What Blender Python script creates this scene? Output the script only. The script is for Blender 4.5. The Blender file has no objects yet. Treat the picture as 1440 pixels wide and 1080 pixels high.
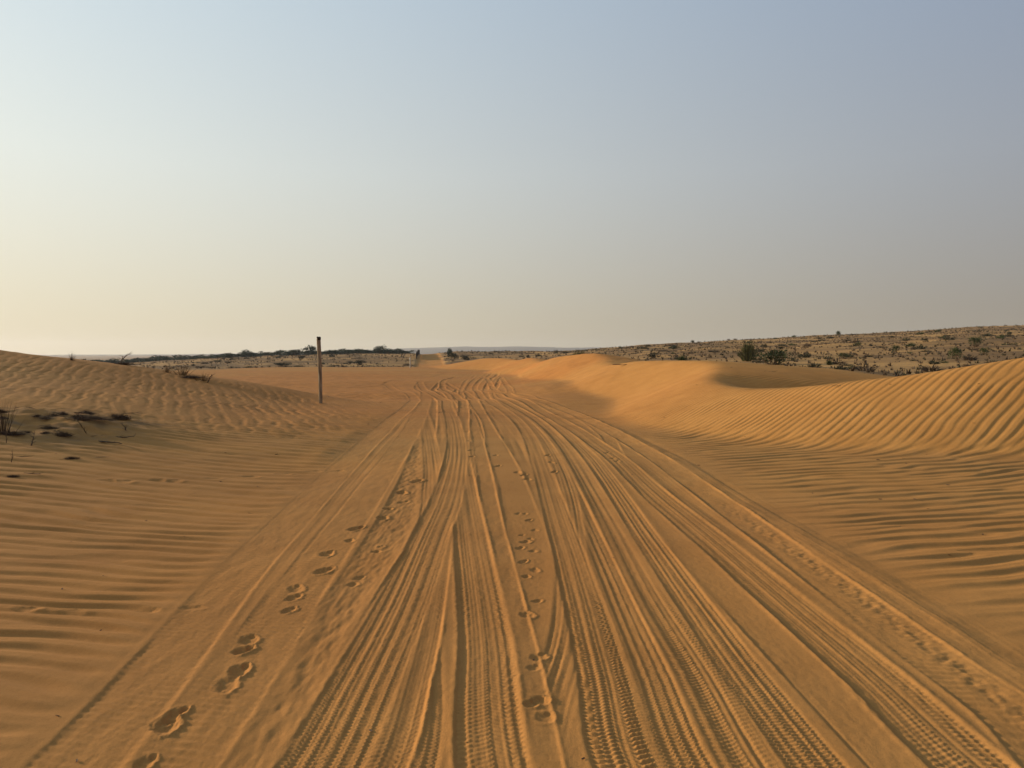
import bpy, math, random
import numpy as np
from mathutils import Vector, Euler

scene = bpy.context.scene
R = math.radians
# ------------------------------------------------------------------ camera
cam_d = bpy.data.cameras.new("camera"); cam = bpy.data.objects.new("camera", cam_d)
scene.collection.objects.link(cam); scene.camera = cam
cam.location = (0, 0, 1.7)
cam.rotation_euler = (math.pi / 2 - math.atan(43 / 1082), 0, 0)
cam_d.sensor_width = 36; cam_d.sensor_fit = 'HORIZONTAL'; cam_d.lens = 36 * 1082 / 1440
cam_d.clip_start = .05; cam_d.clip_end = 9000
# ------------------------------------------------------------------ light
SUN_EL, SUN_AZ = R(12), R(-66)          # azimuth from +Y (view), negative = left
world = bpy.data.worlds.new("World"); scene.world = world; world.use_nodes = True
nt = world.node_tree; nt.nodes.clear(); N = nt.nodes.new; L = nt.links.new
out = N('ShaderNodeOutputWorld'); bg = N('ShaderNodeBackground'); L(bg.outputs[0], out.inputs[0])
sky = N('ShaderNodeTexSky'); sky.sky_type = 'NISHITA'; sky.sun_disc = False
sky.sun_elevation = SUN_EL; sky.sun_rotation = SUN_AZ; sky.altitude = 50
sky.air_density = 1.0; sky.dust_density = 3.0; sky.ozone_density = 1.0
def wmath(op, a, b=None, c=None):
    n = N('ShaderNodeMath'); n.operation = op
    for i, v in enumerate((a, b, c)):
        if v is None: continue
        if isinstance(v, (int, float)): n.inputs[i].default_value = v
        else: L(v, n.inputs[i])
    return n.outputs[0]
tc = N('ShaderNodeTexCoord'); sep = N('ShaderNodeSeparateXYZ'); L(tc.outputs['Generated'], sep.inputs[0])
# dusty air: a veil that thins upward, warm and bright towards the sun, grey away from it
dot = N('ShaderNodeVectorMath'); dot.operation = 'DOT_PRODUCT'; L(tc.outputs['Generated'], dot.inputs[0])
dot.inputs[1].default_value = (math.sin(SUN_AZ) * math.cos(SUN_EL), math.cos(SUN_AZ) * math.cos(SUN_EL), math.sin(SUN_EL))
g = wmath('MULTIPLY_ADD', dot.outputs['Value'], .5, .5)
g2 = wmath('POWER', wmath('MAXIMUM', g, 0.0), 2.0)
el = wmath('MAXIMUM', sep.outputs[2], 0.0)
veil = wmath('POWER', 2.718, wmath('MULTIPLY', el, -2.0))
def mixc(f, a, b):
    n = N('ShaderNodeMix'); n.data_type = 'RGBA'
    for s, v in ((0, f), (6, a), (7, b)):
        if isinstance(v, (int, float)): n.inputs[s].default_value = v
        elif isinstance(v, tuple): n.inputs[s].default_value = (*v, 1)
        else: L(v, n.inputs[s])
    return n.outputs[2]
SKY_STRENGTH = .10
AWAY, NEAR = (2.7, 2.4, 2.1), (11.2, 10.5, 7.9)
low = wmath('MINIMUM', wmath('MULTIPLY', el, 4.5), 1.0)     # thick dust just over the horizon dims and warms the light
dust = mixc(g2, AWAY, NEAR)
dm = N('ShaderNodeMix'); dm.data_type = 'RGBA'; dm.blend_type = 'MULTIPLY'; dm.inputs[0].default_value = 1
L(dust, dm.inputs[6]); L(mixc(low, (.80, .73, .63), (1.0, 1.0, 1.0)), dm.inputs[7]); dust = dm.outputs[2]
blue = mixc(g2, (.9, 2.25, 5.3), (4.0, 7.4, 11.0))
upper = mixc(.75, sky.outputs[0], blue)
L(mixc(veil, upper, dust), bg.inputs['Color']); bg.inputs['Strength'].default_value = SKY_STRENGTH
sun_d = bpy.data.lights.new("sun", 'SUN'); sun = bpy.data.objects.new("sun", sun_d); scene.collection.objects.link(sun)
sun_d.energy = 5.0; sun_d.angle = R(3); sun_d.color = (1.0, .84, .64)
sd = Vector((math.sin(SUN_AZ) * math.cos(SUN_EL), math.cos(SUN_AZ) * math.cos(SUN_EL), math.sin(SUN_EL)))
sun.rotation_euler = sd.to_track_quat('Z', 'Y').to_euler()
scene.view_settings.view_transform = 'Standard'; scene.view_settings.look = 'None'
scene.view_settings.gamma = 1; scene.view_settings.use_curve_mapping = False
scene.view_settings.exposure = 0
scene.cycles.max_bounces = 5; scene.cycles.diffuse_bounces = 3; scene.cycles.transparent_max_bounces = 4
scene.cycles.volume_bounces = 0

NCOL = 1050; HAZE = 1.1e-4
# ---- world coordinates of wheel tracks and prints, in metres
TRACKS = [
    ('smooth', 0.19, [(-1.8, 2.76),(-1.81, 3.1),(-1.91, 4.16),(-2.08, 5.56),(-2.28, 8.18),(-2.61, 12.76),(-2.99, 18.98),(-3.22, 23.8),(-3.68, 29.2),(-4.23, 32.68),(-5.57, 37.6),(-7.01, 43.32)]),
    ('smooth', 0.19, [(-1.43, 2.86),(-1.42, 3.1),(-1.46, 4.1),(-1.54, 5.48),(-1.68, 8.18),(-1.95, 12.82),(-2.41, 19.42),(-3.03, 26.62),(-3.9, 34.52),(-5.19, 42.54),(-5.42, 45.78)]),
    ('rough', 0.19, [(-1.14, 2.86),(-1.13, 3.1),(-1.11, 4.02),(-1.11, 5.48),(-1.17, 7.5),(-1.29, 9.9),(-1.7, 14.9),(-2.32, 21.8),(-3.39, 31.58),(-4.7, 39.04)]),
    ('rib', 0.13, [(-0.46, 2.86),(-0.44, 3.1),(-0.55, 4.52),(-0.7, 6.44),(-1.01, 9.88),(-1.6, 14.9),(-2.52, 21.76),(-3.49, 29.04),(-4.58, 32.98),(-5.66, 33.98)]),
    ('rib', 0.17, [(-0.81, 2.86),(-0.79, 3.1),(-0.77, 3.92),(-0.75, 5.16),(-0.76, 6.94),(-0.77, 8.94),(-0.94, 12.82),(-1.35, 17.82),(-1.94, 23.3),(-2.92, 31.52),(-3.64, 34.54),(-4.83, 41.46),(-5.5, 45.78)]),
    ('lug', 0.12, [(-0.59, 2.86),(-0.56, 3.1),(-0.55, 3.92),(-0.58, 5.16),(-0.67, 6.94),(-0.8, 9.38),(-1.11, 14.92),(-1.38, 19.56),(-1.98, 25.5),(-2.99, 32.96),(-3.98, 39.14),(-4.28, 45.36)]),
    ('soft', 0.12, [(-0.3, 2.86),(-0.3, 3.1),(-0.42, 4.52),(-0.63, 6.94),(-0.8, 9.38),(-1.02, 12.82),(-1.45, 17.82),(-2.07, 23.3)]),
    ('lug', 0.15, [(-0.04, 2.86),(-0.07, 3.1),(-0.16, 4.52),(-0.37, 6.94),(-0.63, 9.88),(-0.87, 12.82),(-1.16, 17.86),(-1.47, 23.34),(-2.19, 31.48),(-3.03, 36.44),(-4.02, 44.34),(-4.3, 58.08)]),
    ('smooth', 0.1, [(0.12, 2.86),(0.11, 3.1),(0.05, 4.2),(-0.04, 5.48),(-0.23, 8.18),(-0.41, 11.14),(-0.88, 17.88),(-1.34, 23.36),(-2.04, 31.46),(-2.61, 39.2),(-2.83, 47.08),(-2.89, 60.2)]),
    ('soft', 0.18, [(0.3, 2.86),(0.29, 3.1),(0.27, 4.2),(0.2, 5.48),(0.09, 8.18),(-0.08, 11.12),(-0.49, 16.38),(-1.0, 22.58),(-1.68, 31.32),(-2.3, 41.38),(-2.29, 51.62),(-1.98, 63.0)]),
    ('lug', 0.13, [(0.5, 2.86),(0.47, 3.1),(0.48, 4.02),(0.49, 5.66),(0.47, 8.18),(0.44, 11.12),(0.33, 16.4),(-0.12, 22.2),(-0.67, 26.02),(-1.33, 32.54),(-1.98, 41.08),(-1.97, 48.44),(-1.7, 61.4)]),
    ('rib', 0.13, [(0.72, 2.86),(0.7, 3.1),(0.71, 4.02),(0.71, 5.32),(0.71, 7.52),(0.7, 10.46),(0.6, 14.98),(0.15, 20.32),(-0.52, 25.38),(-1.08, 32.36),(-1.36, 40.98),(-1.29, 49.78),(-1.12, 60.6)]),
    ('lug', 0.12, [(1.0, 2.86),(0.99, 3.1),(1.0, 4.02),(0.98, 5.18),(1.0, 7.24),(1.0, 9.92),(0.95, 15.0),(0.55, 21.08),(-0.3, 27.04),(-0.74, 33.34),(-0.79, 42.74),(-0.67, 52.08)]),
    ('rib', 0.12, [(1.27, 2.86),(1.26, 3.1),(1.24, 3.92),(1.24, 5.04),(1.25, 6.96),(1.28, 9.94),(1.24, 14.36),(0.84, 21.1),(-0.05, 27.4),(-0.61, 33.2),(-1.2, 43.24),(-2.1, 56.8)]),
    ('soft', 0.13, [(1.62, 2.86),(1.61, 3.1),(1.58, 3.92),(1.55, 5.04),(1.52, 6.72),(1.48, 9.44),(1.39, 13.22),(1.11, 18.94),(0.43, 25.54),(0.0, 31.16),(-0.14, 36.74),(-0.63, 48.7)]),
    ('lug', 0.17, [(1.92, 2.86),(1.9, 3.1),(1.91, 3.92),(1.88, 5.04),(1.84, 6.6),(1.74, 9.0),(1.67, 12.7),(1.34, 18.56),(0.72, 24.26),(0.26, 28.4),(-0.24, 32.78)]),
    ('smooth', 0.16, [(2.24, 2.96),(2.34, 3.4),(2.36, 4.34),(2.37, 5.76),(2.37, 8.2),(2.34, 12.0),(2.16, 17.26),(1.45, 24.08),(0.65, 28.0),(-0.62, 33.58),(-2.45, 37.86)]),
    ('rib', 0.12, [(0.17, 3.6),(0.34, 4.52),(0.47, 6.04),(0.61, 8.2),(0.66, 11.86),(0.47, 17.98),(0.04, 22.24),(-0.71, 25.72),(-1.82, 32.82),(-3.03, 41.0),(-3.87, 45.44)]),
    ('soft', 0.12, [(-0.28, 3.76),(-0.26, 5.02),(-0.13, 6.94),(0.13, 9.4),(0.38, 12.78),(0.33, 17.98),(-0.31, 23.94),(-1.26, 31.0),(-1.85, 38.4),(-1.23, 44.44)]),
    ('rib', 0.12, [(-0.85, 4.52),(-0.82, 6.02),(-0.68, 8.16),(-0.6, 11.14),(-0.66, 14.92),(-0.95, 19.64),(-1.5, 24.88),(-2.44, 32.94),(-3.08, 41.66),(-4.05, 46.04)]),
    ('smooth', 0.12, [(1.61, 4.52),(1.59, 5.66),(1.61, 7.86),(1.65, 11.12),(1.97, 16.32),(1.65, 22.32),(0.96, 26.0),(0.0, 32.18),(-1.94, 34.96)]),
]
DEEP_PRINTS = [(-1.53, 3.14),(-1.59, 3.46),(-1.6, 3.56),(-1.47, 3.9),(-1.47, 4.08),(-1.55, 4.36),(-1.57, 4.52),(-1.49, 5.06),(-1.53, 5.32),(-1.57, 5.52),(-1.48, 5.98),(-1.58, 6.48),(-1.48, 6.94),(-1.52, 7.42),(-1.34, 7.9),(-1.36, 8.36),(-1.24, 8.74),(-1.34, 9.3),(-1.26, 10.12),(-1.16, 6.74),(-1.17, 6.58),(-1.17, 5.8),(-1.18, 5.64),(0.07, 8.1),(0.17, 7.8),(0.22, 7.36),(0.13, 8.1),(0.09, 7.16),(0.17, 7.02),(0.07, 6.68),(0.12, 6.9),(0.18, 6.58),(0.09, 6.24),(0.18, 6.0),(0.11, 5.82),(0.17, 5.24),(0.1, 4.96),(0.15, 4.26),(0.12, 4.12),(0.14, 3.72),(0.09, 3.68),(0.16, 3.54),(-0.83, 14.92),(-0.73, 13.48),(-0.98, 16.8),(-0.66, 12.64),(0.59, 12.76),(0.61, 11.88),(0.6, 10.9),(-0.21, 11.5),(-0.27, 12.82),(0.16, 10.58),(0.2, 10.22),(0.08, 10.84),(1.62, 13.1),(1.63, 12.34),(1.65, 12.0)]
SHALLOW_PRINTS = [(-3.19, 5.0),(-2.88, 4.98),(-2.42, 5.02),(-2.14, 5.1),(-5.0, 9.44),(-4.84, 9.46),(-4.48, 9.68),(-4.29, 9.72),(-3.91, 10.02),(-3.52, 10.28),(-3.17, 10.6),(-2.84, 10.9),(-2.51, 11.04),(1.3, 19.98),(1.26, 21.58)]
SHRUBS = [
    ('broom', 0, 20.49, 66.80, 2.1, 2.15, 'tall upright yellow-green broom shrub left of the wide dark shrub behind the dune saddle'),
    ('wide', 0, 19.25, 56.62, 3.2, 1.5, 'widest dark green shrub, sprawling just right of the tall broom behind the dune saddle'),
    ('wide', 0, 29.42, 68.20, 1.32, 0.72, 'dark green low shrub on open sand behind the rippled right dune'),
    ('broom', 1, 22.15, 53.74, 0.63, 0.46, 'small pale green tuft just below the dark low shrub behind the rippled dune'),
    ('round', 0, 39.89, 80.00, 1.01, 0.85, 'lone round dark green shrub halfway up the slope right of centre'),
    ('round', 0, 31.56, 54.58, 1.2, 1.15, 'round dark green shrub closest above the crest of the rippled dune'),
    ('round', 0, 52.53, 87.40, 1.87, 1.39, 'upper and larger of two green shrubs near the right edge of the scrubland'),
    ('round', 0, 39.43, 64.40, 0.94, 0.75, 'smaller green shrub just below the larger one near the right edge of the scrubland'),
    ('wide', 1, 105.53, 163.40, 1.59, 1.04, 'dark shrub high on the slope at the far right below the skyline'),
    ('round', 1, 36.93, 113.00, 1.10, 0.96, 'small dark shrub on the slope directly above the wide dark green shrub'),
    ('wide', 1, 38.81, 111.20, 1.29, 0.71, 'flat dark shrub on the slope up and right of the tall broom'),
    ('broom', 0, 6.25, 71.0, 2.0, 1.75, 'olive broom shrub standing behind the bright dune peak at centre right'),
    ('wide', 1, 9.4, 59.5, 1.2, .95, 'dark shrub sitting against the left end of the long dune crest'),
    ('wide', 1, 15.99, 87.40, 1.44, 0.84, 'dark blackish shrub behind the dip between two bright dunes'),
    ('broom', 1, 13.3, 60, 1.15, 1.0, 'bright green low shrub peeping over the long dune crest'),
    ('wide', 1, 36.53, 172.80, 2.01, 1.10, 'dark shrub midway up the slope behind the long dune crest'),
    ('round', 1, -15.46, 201.60, 3.52, 2.57, 'large dark bush at the right side of the far road'),
    ('wide', 1, -12.51, 208.40, 3.24, 1.99, 'lower dark bush right of the large bush by the far road'),
    ('wide', 1, -60.10, 219.80, 2.99, 1.64, 'dark shrub on the rise just left of the wooden post'),
    ('wide', 1, -39.82, 189.00, 1.83, 1.21, 'small dark shrub at the rim of the plain, first right of the post'),
    ('wide', 1, -36.98, 187.00, 2.54, 1.79, 'dark shrub at the rim of the plain, second to the right of the wooden post'),
    ('wide', 1, -51.52, 172.60, 5.69, 1.28, 'long low heap of dark brushwood at the rim of the plain left of the post'),
    ('wide', 1, -70.54, 170.40, 1.32, 0.72, 'tiny dark shrub on the far sand above the grassy crest of the left dune'),
    ('wide', 1, 94.19, 190.80, 1.67, 0.81, 'dark shrub high on the slope straight above the lone round shrub'),
    ('wide', 1, 91.93, 230.60, 2.01, 0.98, 'flat dark shrub on the upper slope above the centre of the rippled dune'),
    ('round', 1, 61.24, 114.40, 1.11, 0.73, 'small dark round shrub on the upper slope between the lone shrub and the right pair'),
    ('wide', 1, 4.07, 200.00, 1.29, 1.33, 'dark shrub breaking the skyline above the second bright dune'),
    ('wide', 1, 74.65, 318.00, 2.06, 1.76, 'small dark shrub on the skyline above the long dune crest'),
    ('wide', 1, 47.41, 270.00, 2.99, 1.50, 'flat dark shrub on the skyline behind the olive broom, to its right'),
    ('broom', 1, 134.61, 318.00, 2.35, 2.12, 'small upright shrub on the skyline above the rippled dune'),
    ('wide', 1, -47.23, 292.00, 2.43, 1.30, 'flat dark shrub on the horizon left of the far road'),
    ('round', 1, -114.03, 318.00, 1.76, 1.41, 'tiny dark bush on the horizon left of the lone round tree'),
]
TWIGS = [
    ('grass', 1, -7.72, 11.64, 0.37, 0.43, -0.26, 'dry_grass_clump', 'grass clump', 'tall dry dark grass clump at the left edge of the dune'),
    ('mat', 2, -7.19, 13.00, 0.53, 0.17, 0.04, 'dead_bush', 'dead bush', 'low dark dead bush on the left dune, right of the tall grass clump'),
    ('stick', 3, -7.03, 11.20, 0.17, 0.18, -0.13, 'dead_plant', 'dead plant', 'small black dead plant stub below the tall grass clump'),
    ('stick', 4, -7.39, 11.20, 0.10, 0.17, 0.10, 'dead_plant', 'dead plant', 'thin upright dead stub right under the tall grass clump'),
    ('stick', 5, -6.81, 12.28, 0.14, 0.14, 0.13, 'dead_twig', 'twig', 'thin bent twig standing right below the low dead bush'),
    ('branch', 6, -6.30, 11.96, 0.44, 0.36, -0.43, 'fallen_branch', 'branch', 'longest fallen dark branch on the sand right of the dead stubs'),
    ('branch', 7, -6.28, 12.36, 0.25, 0.24, -0.49, 'fallen_branch', 'branch', 'short dark fallen branch just right of the longest one'),
    ('mat', 8, -6.09, 10.58, 0.16, 0.08, 0.34, 'dead_plant', 'dead plant', 'little black dead plant on the sand below the longest fallen branch'),
    ('stick', 9, -6.52, 9.98, 0.09, 0.13, -0.24, 'dead_twig', 'twig', 'forked dead twig near the left edge below the stubs'),
    ('stick', 10, -7.01, 12.52, 0.12, 0.12, -0.27, 'dead_twig', 'twig', 'short dead twig directly under the low dead bush'),
    ('stick', 11, -6.50, 12.94, 0.19, 0.12, 0.50, 'dead_twig', 'twig', 'pale bent twig at the right end of the dead plants'),
    ('mat', 12, -7.45, 12.32, 0.25, 0.09, -0.03, 'dead_plant', 'dead plant', 'flat tangle of dead stems between grass clump and dead bush'),
    ('branch', 13, -6.63, 10.40, 0.15, 0.12, 0.34, 'fallen_branch', 'branch', 'small fallen twig left of the little black dead plant'),
    ('branch', 14, -5.89, 9.44, 0.21, 0.12, -0.02, 'fallen_branch', 'branch', 'lowest fallen branch at the left, on the rippled slope'),
    ('mat', 15, -6.02, 9.22, 0.12, 0.05, 0.14, 'dead_plant', 'dead plant', 'lowest dark scrap of dead plant at the left edge of the slope'),
    ('branch', 16, -7.20, 12.14, 0.20, 0.15, -0.35, 'fallen_branch', 'branch', 'fallen twig between the black stub and the low dead bush'),
    ('branch', 17, -5.87, 10.86, 0.20, 0.06, 0.13, 'fallen_branch', 'branch', 'thin flat twig right of the little black dead plant'),
    ('grass', 18, -14.12, 24.70, 0.27, 0.25, 0.37, 'dry_grass_clump', 'grass clump', 'wispy dry grass tuft on the skyline of the left dune'),
    ('grass', 101, -11.49, 25.62, 0.52, 0.21, 0.02, 'dry_grass_clump', 'grass clump', 'leftmost golden grass clump on the right shoulder of the left dune'),
    ('grass', 102, -10.91, 25.48, 0.80, 0.33, 0.24, 'dry_grass_clump', 'grass clump', 'tallest golden grass clump on the right shoulder of the left dune'),
    ('mat', 19, -10.48, 25.08, 0.70, 0.21, 0.17, 'dead_bush', 'dead bush', 'dark matted bush among the golden grass on the shoulder of the left dune'),
    ('grass', 103, -10.01, 24.88, 0.51, 0.25, -0.44, 'dry_grass_clump', 'grass clump', 'rightmost golden grass clump lower on the shoulder of the left dune'),
    ('stick', 20, -9.81, 24.72, 0.46, 0.30, 0.26, 'dead_plant', 'dead plant', 'spiky dead plant at the lower end of the golden grass'),
    ('branch', 21, 6.71, 15.84, 0.20, 0.09, 0.09, 'fallen_branch', 'branch', 'dark piece of twig on the crest of the rippled right dune'),
    ('branch', 22, 4.73, 32.42, 0.78, 0.36, -0.20, 'fallen_branch', 'branch', 'dead roots sticking out of the shaded side of the bright dune peak'),
    ('branch', 23, 7.84, 23.56, 0.39, 0.13, -0.47, 'fallen_branch', 'branch', 'scrap of dead twig on the shaded back of the long dune'),
    ('stick', 24, -13.35, 26.3, .55, .42, .40, 'dead_shrub', 'dead shrub', 'bare branching dead shrub on the skyline of the left dune'),
    ('mat', 25, -13.2, 26.2, .60, .20, .40, 'dead_bush', 'dead bush', 'low dry cushion around the foot of the bare skyline shrub'),
]
# ------------------------------------------------------------------ terrain maths
def _hash(ix, iy, seed):
    h = (ix.astype(np.int64) * 374761393 + iy.astype(np.int64) * 668265263 + seed * 1442695041) & 0xFFFFFFFF
    h = ((h ^ (h >> 13)) * 1274126177) & 0xFFFFFFFF
    h = (h ^ (h >> 16)) & 0xFFFFFFFF
    return h
_ANG = np.linspace(0, 2 * np.pi, 256, endpoint=False)
_GX, _GY = np.cos(_ANG).astype(np.float32), np.sin(_ANG).astype(np.float32)
def noise(x, y, seed=0):
    """2-D gradient noise, about -0.7..0.7"""
    x = np.asarray(x, np.float64); y = np.asarray(y, np.float64)
    ix = np.floor(x); iy = np.floor(y)
    fx = (x - ix).astype(np.float32); fy = (y - iy).astype(np.float32)
    ix = ix.astype(np.int64); iy = iy.astype(np.int64)
    u = fx * fx * fx * (fx * (fx * 6 - 15) + 10); v = fy * fy * fy * (fy * (fy * 6 - 15) + 10)
    def g(ox, oy):
        k = _hash(ix + ox, iy + oy, seed) & 255
        return _GX[k] * (fx - ox) + _GY[k] * (fy - oy)
    a = g(0, 0); b = g(1, 0); c = g(0, 1); d = g(1, 1)
    a = a + u * (b - a); c = c + u * (d - c)
    return a + v * (c - a)
def fbm(x, y, seed=0, n=3, lac=2.03, gain=.5):
    s = 0; a = 1.0
    for k in range(n):
        s = s + a * noise(x * lac**k + 17.3 * k, y * lac**k - 9.1 * k, seed + k)
        a *= gain
    return s
def sstep(a, b, x):
    t = np.clip((x - a) / (b - a), 0, 1)
    return t * t * (3 - 2 * t)
def smax(a, b, k):
    h = np.clip(.5 + .5 * (a - b) / k, 0, 1)
    return b + (a - b) * h + k * h * (1 - h)
def hermite(xs, ys):
    """smooth curve through the points (monotone xs)"""
    xs = np.asarray(xs, float); ys = np.asarray(ys, float)
    h = np.diff(xs); dl = np.diff(ys) / h
    m = np.empty_like(ys); m[0] = dl[0]; m[-1] = dl[-1]
    m[1:-1] = (dl[:-1] * h[1:] + dl[1:] * h[:-1]) / (h[1:] + h[:-1])
    def f(x):
        i = np.clip(np.searchsorted(xs, x) - 1, 0, len(h) - 1)
        xc = np.clip(x, xs[0], xs[-1])
        t = (xc - xs[i]) / h[i]; t2 = t * t; t3 = t2 * t
        r = (2*t3-3*t2+1)*ys[i] + (t3-2*t2+t)*h[i]*m[i] + (-2*t3+3*t2)*ys[i+1] + (t3-t2)*h[i]*m[i+1]
        return r + (x - xc) * np.where(x < xs[0], m[0], m[-1])
    return f

PLAIN = hermite([-60, 0, 18, 24, 27.5, 31, 35, 40, 48, 55, 68, 84, 94, 112, 140, 190, 260, 340, 420, 700],
                [0, 0, 0, .0, .02, -.12, -.04, -.14, .02, -.08, .04, .03, .06, -.7, -1.5, -1.3, .3, 2.2, 2.2, -3])
# height of the far rise by bearing x/y
FARA = [-3, -1.2, -.66, -.52, -.36, -.26, -.11, -.074, .074, .166, .26, .44, .59, .665, 1.2, 3]
FARH = [-3, -3, -3, -2.8, -.2, 1.0, 1.4, 2.4, 2.8, 5.3, 7.3, 9.8, 12.0, 12.4, 13, 13]
# crests of the dunes: x, y, height, width of the windward flank, width of the lee flank
DUNES = [
 [(24,12.8,3.2,5.5,8),(13.5,13.7,2.3,4.2,7),(9.65,14.5,1.62,3.3,5),(7.95,15.3,1.26,3.3,4.2),(7.1,16.0,1.12,3.2,3.6),(6.4,17,.96,3.1,3.4),(5.75,18.4,.88,3.0,3.2),(5.45,20,.90,2.9,3.2),(5.65,22,1.08,2.9,3.6),
  (6.35,24,1.28,3.3,12),(6.65,26,1.38,3.3,18),(6.2,28.6,1.34,3.1,18),(5.35,32,1.12,3.0,12),(4.75,35.5,.86,2.1,8),(4.65,38.5,.86,2.3,7),(4.95,41.5,1.08,3.4,7),
  (4.6,44.5,1.30,3.9,7),(3.4,49,1.20,3.3,6),(2.4,53,.98,2.2,5),(2.0,57,.80,2.3,5),(1.9,61,.92,3.4,5),(1.4,66,1.04,3.8,5),(.5,71,.82,2.6,5),(-.3,76,.92,3.6,6),(-1.8,81,1.1,5,6),(-3.4,85,1.08,5,6),(-5.6,90,.7,4,5),(-8,95,.2,3,4)],
]
def dune_add(x, y, pts):
    P = np.array(pts, float)
    t = np.arange(len(P)); tt = np.linspace(0, len(P) - 1, (len(P) - 1) * 4 + 1)
    Q = np.stack([hermite(t, P[:, k])(tt) for k in range(5)], 1)
    best = np.full(x.shape, 1e9); S = np.zeros(x.shape)
    for a, b in zip(Q[:-1], Q[1:]):
        dx, dy = b[0] - a[0], b[1] - a[1]; L2 = dx * dx + dy * dy
        u = np.clip(((x - a[0]) * dx + (y - a[1]) * dy) / L2, 0, 1)
        px = x - a[0] - u * dx; py = y - a[1] - u * dy
        d = np.hypot(px, py)
        side = -dy * px + dx * py          # >0 : windward
        z = a[2] + u * (b[2] - a[2])
        D = np.where(side > 0, a[3] + u * (b[3] - a[3]), a[4] + u * (b[4] - a[4]))
        q = np.clip(1 - d / D, 0, 1)
        s = z * np.where(side > 0, .92 * q + .08 * q * q * (3 - 2 * q), q * q * (3 - 2 * q) * .5 + .5 * q)
        m = d < best
        best = np.where(m, d, best); S = np.where(m, s, S)
    return S
LZ = hermite([-60, -30, -16.5, -13.5, -10.5, -8.4, -6.3, -4.6, -3.2, 0], [4.2, 3.0, 1.85, 1.42, .90, .55, .20, .06, 0, 0])
LY = hermite([-60, -30, -16, -12, -9, -6.5, -4, 0], [22, 23, 25.5, 26.5, 26.8, 26.0, 23, 19])
def base_direct(x, y):
    r = np.hypot(x, y); yy = np.where(y > 0, r * .96 + .04 * y, y)
    z = PLAIN(np.where(y > 25, yy, y))
    a = x / np.maximum(y, 1.0)
    a = np.where(y < 1, np.sign(x) * 3, np.clip(a, -3, 3))
    Hf = np.interp(a, FARA, FARH)
    # right side: scrub country begins behind the dunes and climbs
    wr = sstep(-.07, .10, a) * sstep(24, 34, y - 0 * x)
    t = np.clip((r - 32) / 330, 0, 1.25)
    zr = .35 + (Hf - .35) * np.where(t < 1, t ** 1.12, 1 - (t - 1) * .8)
    wl = sstep(150, 330, r)
    z = z * (1 - wr) + zr * wr
    zl = Hf - np.clip((r - 340) * .012, 0, 9)
    z = z * (1 - wl * (1 - wr)) + zl * wl * (1 - wr)
    # left dune
    zc = np.maximum(LZ(x), 0); yc = LY(x)
    y0 = 3.0 + 3.5 * sstep(-14, -4, x)
    tt = np.clip((y - y0) / (yc - y0), 0, 1)
    front = zc * (.35 * tt + .65 * tt * tt * (3 - 2 * tt)) * .94 + zc * .06 * tt
    back = zc * (1 - sstep(0, 1, (y - yc) / (3.0 + zc * 3.2)))
    z = z + np.where(y < yc, front, back)
    z = z + .075 * np.log1p(np.exp(np.clip((-x - 3.2) * 2.5, -30, 30))) / 2.5 * sstep(25, 11, y) * sstep(-16, -8, x) * sstep(-6, 2, y)
    # the mound with dead plants
    z = z + .16 * np.exp(-((x + 7.6) / 2.0) ** 2 - ((y - 13.2) / 1.0) ** 2)
    dd = 0
    for D in DUNES:
        dd = smax(dd, dune_add(x, y, D), .06)
    dd = np.maximum(dd - .015, 0)
    # flat between road and right dune lifts a little
    z = z + .10 * sstep(2.6, 9, x) * sstep(26, 10, y) * sstep(-3, 3, y)
    z = z + dd
    z = z + .05 * fbm(x / 7, y / 7, 5, 2) * sstep(2, 12, r)
    return z
GX0, GX1, GY0, GY1, GS = -60.0, 60.0, -12.0, 120.0, .2
def _grid():
    nx = int((GX1 - GX0) / GS) + 1; ny = int((GY1 - GY0) / GS) + 1
    X, Y = np.meshgrid(GX0 + GS * np.arange(nx), GY0 + GS * np.arange(ny))
    Z = base_direct(X, Y)
    for _ in range(2):
        Zp = np.pad(Z, 1, mode='edge'); Z = (Zp[:-2, 1:-1] + 2 * Zp[1:-1, 1:-1] + Zp[2:, 1:-1]) / 4
        Zp = np.pad(Z, 1, mode='edge'); Z = (Zp[1:-1, :-2] + 2 * Zp[1:-1, 1:-1] + Zp[1:-1, 2:]) / 4
    return Z
_Z = _grid()
def base(x, y):
    """macro terrain height: B-spline of the smoothed grid near, direct formula far"""
    x = np.asarray(x, float); y = np.asarray(y, float)
    z = np.empty(x.shape)
    inside = (x > GX0 + 1) & (x < GX1 - 1) & (y > GY0 + 1) & (y < GY1 - 1)
    o = ~inside
    if o.any(): z[o] = base_direct(x[o], y[o])
    if inside.any():
        gx = (x[inside] - GX0) / GS; gy = (y[inside] - GY0) / GS
        i = gx.astype(int); j = gy.astype(int); u = gx - i; v = gy - j
        def w(t): return ((1-t)**3/6, (3*t**3-6*t**2+4)/6, (-3*t**3+3*t**2+3*t+1)/6, t**3/6)
        wu, wv = w(u), w(v); s = 0
        for b in range(4):
            for a in range(4):
                s = s + wu[a] * wv[b] * _Z[j + b - 1, i + a - 1]
        z[inside] = s
    far = np.hypot(x, y) > 55
    if far.any():
        xf, yf = x[far], y[far]; rf = np.hypot(xf, yf)
        k = scrub_mask(xf, yf) * sstep(55, 130, rf)
        z[far] += k * (.55 * fbm(xf / 16, yf / 16, 11, 3) + .0022 * np.minimum(rf, 500) * fbm(xf / 45, yf / 45, 23, 2)
                       + .16 * np.abs(noise(xf / 4.5, yf / 4.5, 31)))
    return z
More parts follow.
